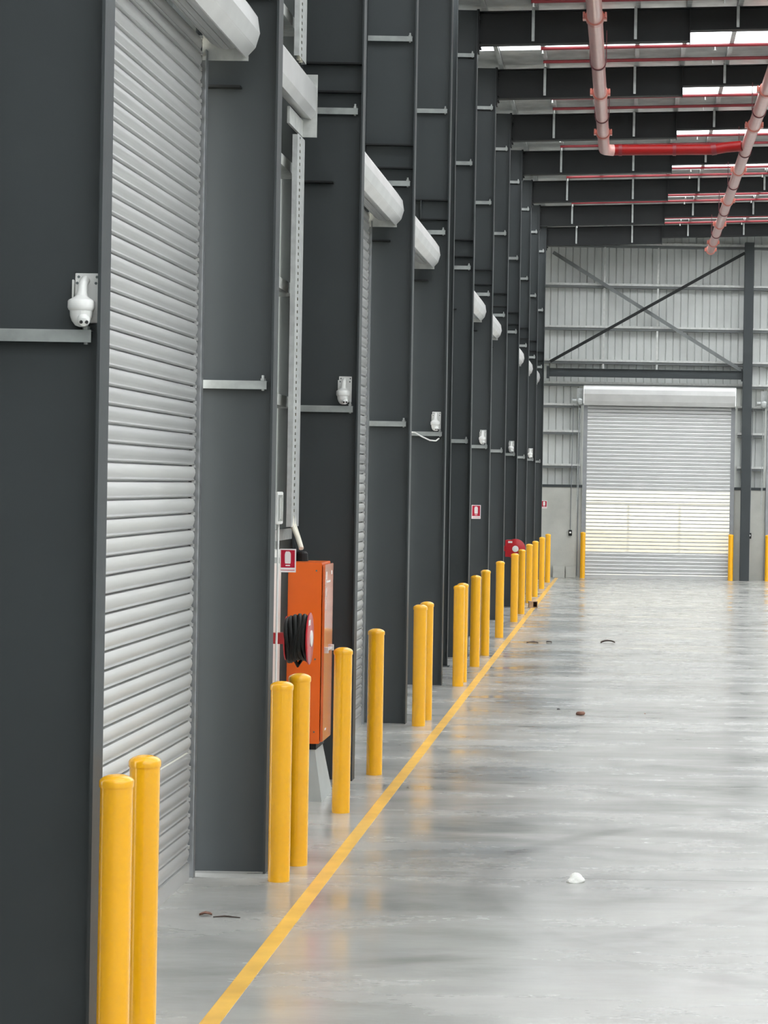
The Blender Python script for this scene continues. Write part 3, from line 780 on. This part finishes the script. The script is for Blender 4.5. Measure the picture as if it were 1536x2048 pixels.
# fence outside, seen faintly through the perforated slats
t = thing('yard_fence', 'fence posts and rail seen faintly through perforated end wall slats', 'fence', (0, 75, 0))
for x in (-3.9, -1.95, 0.02, 1.56, 3.5, 5.4): MB().box(x - .03, x + .03, -.03, .03, -.02, 1.90).build('post', M['fence'], t)
MB().box(-6, 8, -.02, .02, 1.86, 1.92).build('rail', M['fence'], t)

# ------------------------------------------------------------------ litter on the floor
t = thing('timber_box', 'small open-ended timber box lying on the yellow line among distant bollards', 'box', (-1.83, 49.1, 0.002), .12)
MB().box(-.085, .085, -.10, .10, .115, .128).build('top_board', M['wood'], t)
MB().box(-.085, .085, -.10, .10, 0, .012).build('bottom_board', M['wood'], t)
MB().box(-.085, .0, -.10, -.09, .012, .115).box(.075, .085, -.10, .10, .012, .115).build('side_board', M['wood'], t)
MB().box(-.08, .075, .085, .10, .012, .115).build('back_board', M['wood_shade'], t)  # dark colour stands in for the shade inside the box opening
def leaf(name, label, cat, x, y, L, W, H, m, rz, curl=.6):
    mb = MB(); n = 9; vs = []; fs = []
    for i in range(n):
        u = i / (n - 1); w = W * math.sin(PI * min(1, max(.04, u))) ** .7
        for j in range(5):
            v = j / 4 - .5
            zz = .002 + H * (abs(2 * v) ** 1.5 * curl + (1 - curl) * math.sin(PI * u)) + .003 * random.random()
            vs.append(((u - .5) * L, v * w, zz))
    for i in range(n - 1):
        for j in range(4): fs.append((i * 5 + j, (i + 1) * 5 + j, (i + 1) * 5 + j + 1, i * 5 + j + 1))
    mb.add(vs, fs)
    o = mb.build(name, m, smooth=True); o.location = (x, y, 0); o.rotation_euler = (0, 0, rz)
    sol = o.modifiers.new('thickness', 'SOLIDIFY'); sol.thickness = .0015; sol.offset = 1
    return tag(o, label, cat)
def blob(name, label, cat, x, y, rx, ry, rz_, m, seed, rough=.25):
    bm = bmesh.new(); bmesh.ops.create_icosphere(bm, subdivisions=3, radius=1)
    rnd = random.Random(seed); dirs = [(Vector((rnd.gauss(0, 1), rnd.gauss(0, 1), rnd.gauss(0, 1))).normalized(), rnd.uniform(-rough, rough)) for _ in range(14)]
    for v in bm.verts:
        n = v.co.normalized(); s = 1 + sum(a * max(0, n.dot(d)) ** 3 for d, a in dirs)
        v.co = Vector((n.x * rx * s, n.y * ry * s, max(0, (n.z * .9 + .35) * rz_ * s)))
    me = bpy.data.meshes.new(name); bm.to_mesh(me); bm.free(); me.materials.append(m)
    o = bpy.data.objects.new(name, me); COL.objects.link(o); o.location = (x, y, 0)
    return tag(o, label, cat)
blob('paper_scrap', 'crumpled white paper scrap lying alone on the near floor', 'paper', -.275, 15.25, .046, .05, .030, M['paper'], 3, .5)
leaf('dry_leaf', 'small brown leaf lying left of the yellow line near first roller door', 'leaf', -2.30, 13.85, .07, .05, .018, M['leaf'], .2)
tag(MB().tube([(-2.25, 13.8, .004), (-2.19, 13.82, .006), (-2.10, 13.79, .004)], [.003, .005, .003], 6).build('twig', M['leaf_dark']), 'thin dark twig beside the small brown leaf', 'twig')
blob('dry_leaf', 'curled reddish brown leaf alone in the middle of the floor', 'leaf', -.47, 26.35, .045, .05, .034, M['leaf'], 8)
blob('dirt_clod', 'tiny black dirt clod just left of the curled reddish leaf', 'dirt', -.71, 26.95, .018, .02, .010, M['black'], 5)
leaf('dry_leaf', 'large dark curled leaf on the floor before the end wall door', 'leaf', -.27, 38.4, .23, .12, .05, M['leaf_dark'], .3, .4)
leaf('dry_leaf', 'flat dark leaf near the yellow line, larger of two', 'leaf', -1.42, 38.15, .18, .10, .02, M['leaf_dark'], .0)
leaf('dry_leaf', 'flat dark leaf near the yellow line, smaller of two', 'leaf', -1.17, 38.3, .09, .06, .02, M['leaf_dark'], -.3)
blob('dirt_clod', 'tiny grey dirt clod right of centre on the distant floor', 'dirt', .22, 26.6, .012, .02, .006, M['leaf'], 6)

# ------------------------------------------------------------------ light: overcast sky through roof sheets
w = bpy.data.worlds.new('overcast_sky'); scene.world = w; w.use_nodes = True
nt = w.node_tree; bg = nt.nodes['Background']
bg.inputs['Color'].default_value = (0.95, 0.98, 1.0, 1); bg.inputs['Strength'].default_value = 6.0

cam = bpy.data.cameras.new('camera'); co = bpy.data.objects.new('camera', cam); COL.objects.link(co); scene.camera = co
cam.sensor_fit = 'HORIZONTAL'; cam.sensor_width = 36.0; cam.lens = 36.0 * 5000 / 1536
PX, PY = 1256, 972
cam.shift_x = -(PX - 768) / 1536; cam.shift_y = (PY - 1024) / 1536
cam.clip_start = .1; cam.clip_end = 500
ROLL = math.radians(.95)
co.location = (0, 0, CAM_H)
co.matrix_world = Matrix.Translation((0, 0, CAM_H)) @ Matrix.Rotation(PI / 2, 4, 'X') @ Matrix.Rotation(ROLL, 4, 'Z')

vs = scene.view_settings
vs.view_transform = 'Standard'; vs.look = 'None'; vs.gamma = 1; vs.exposure = 0.13
vs.use_curve_mapping = False
cy = scene.cycles
cy.use_denoising = True
cy.max_bounces = 10; cy.transparent_max_bounces = 24; cy.diffuse_bounces = 5
cy.sample_clamp_indirect = 6
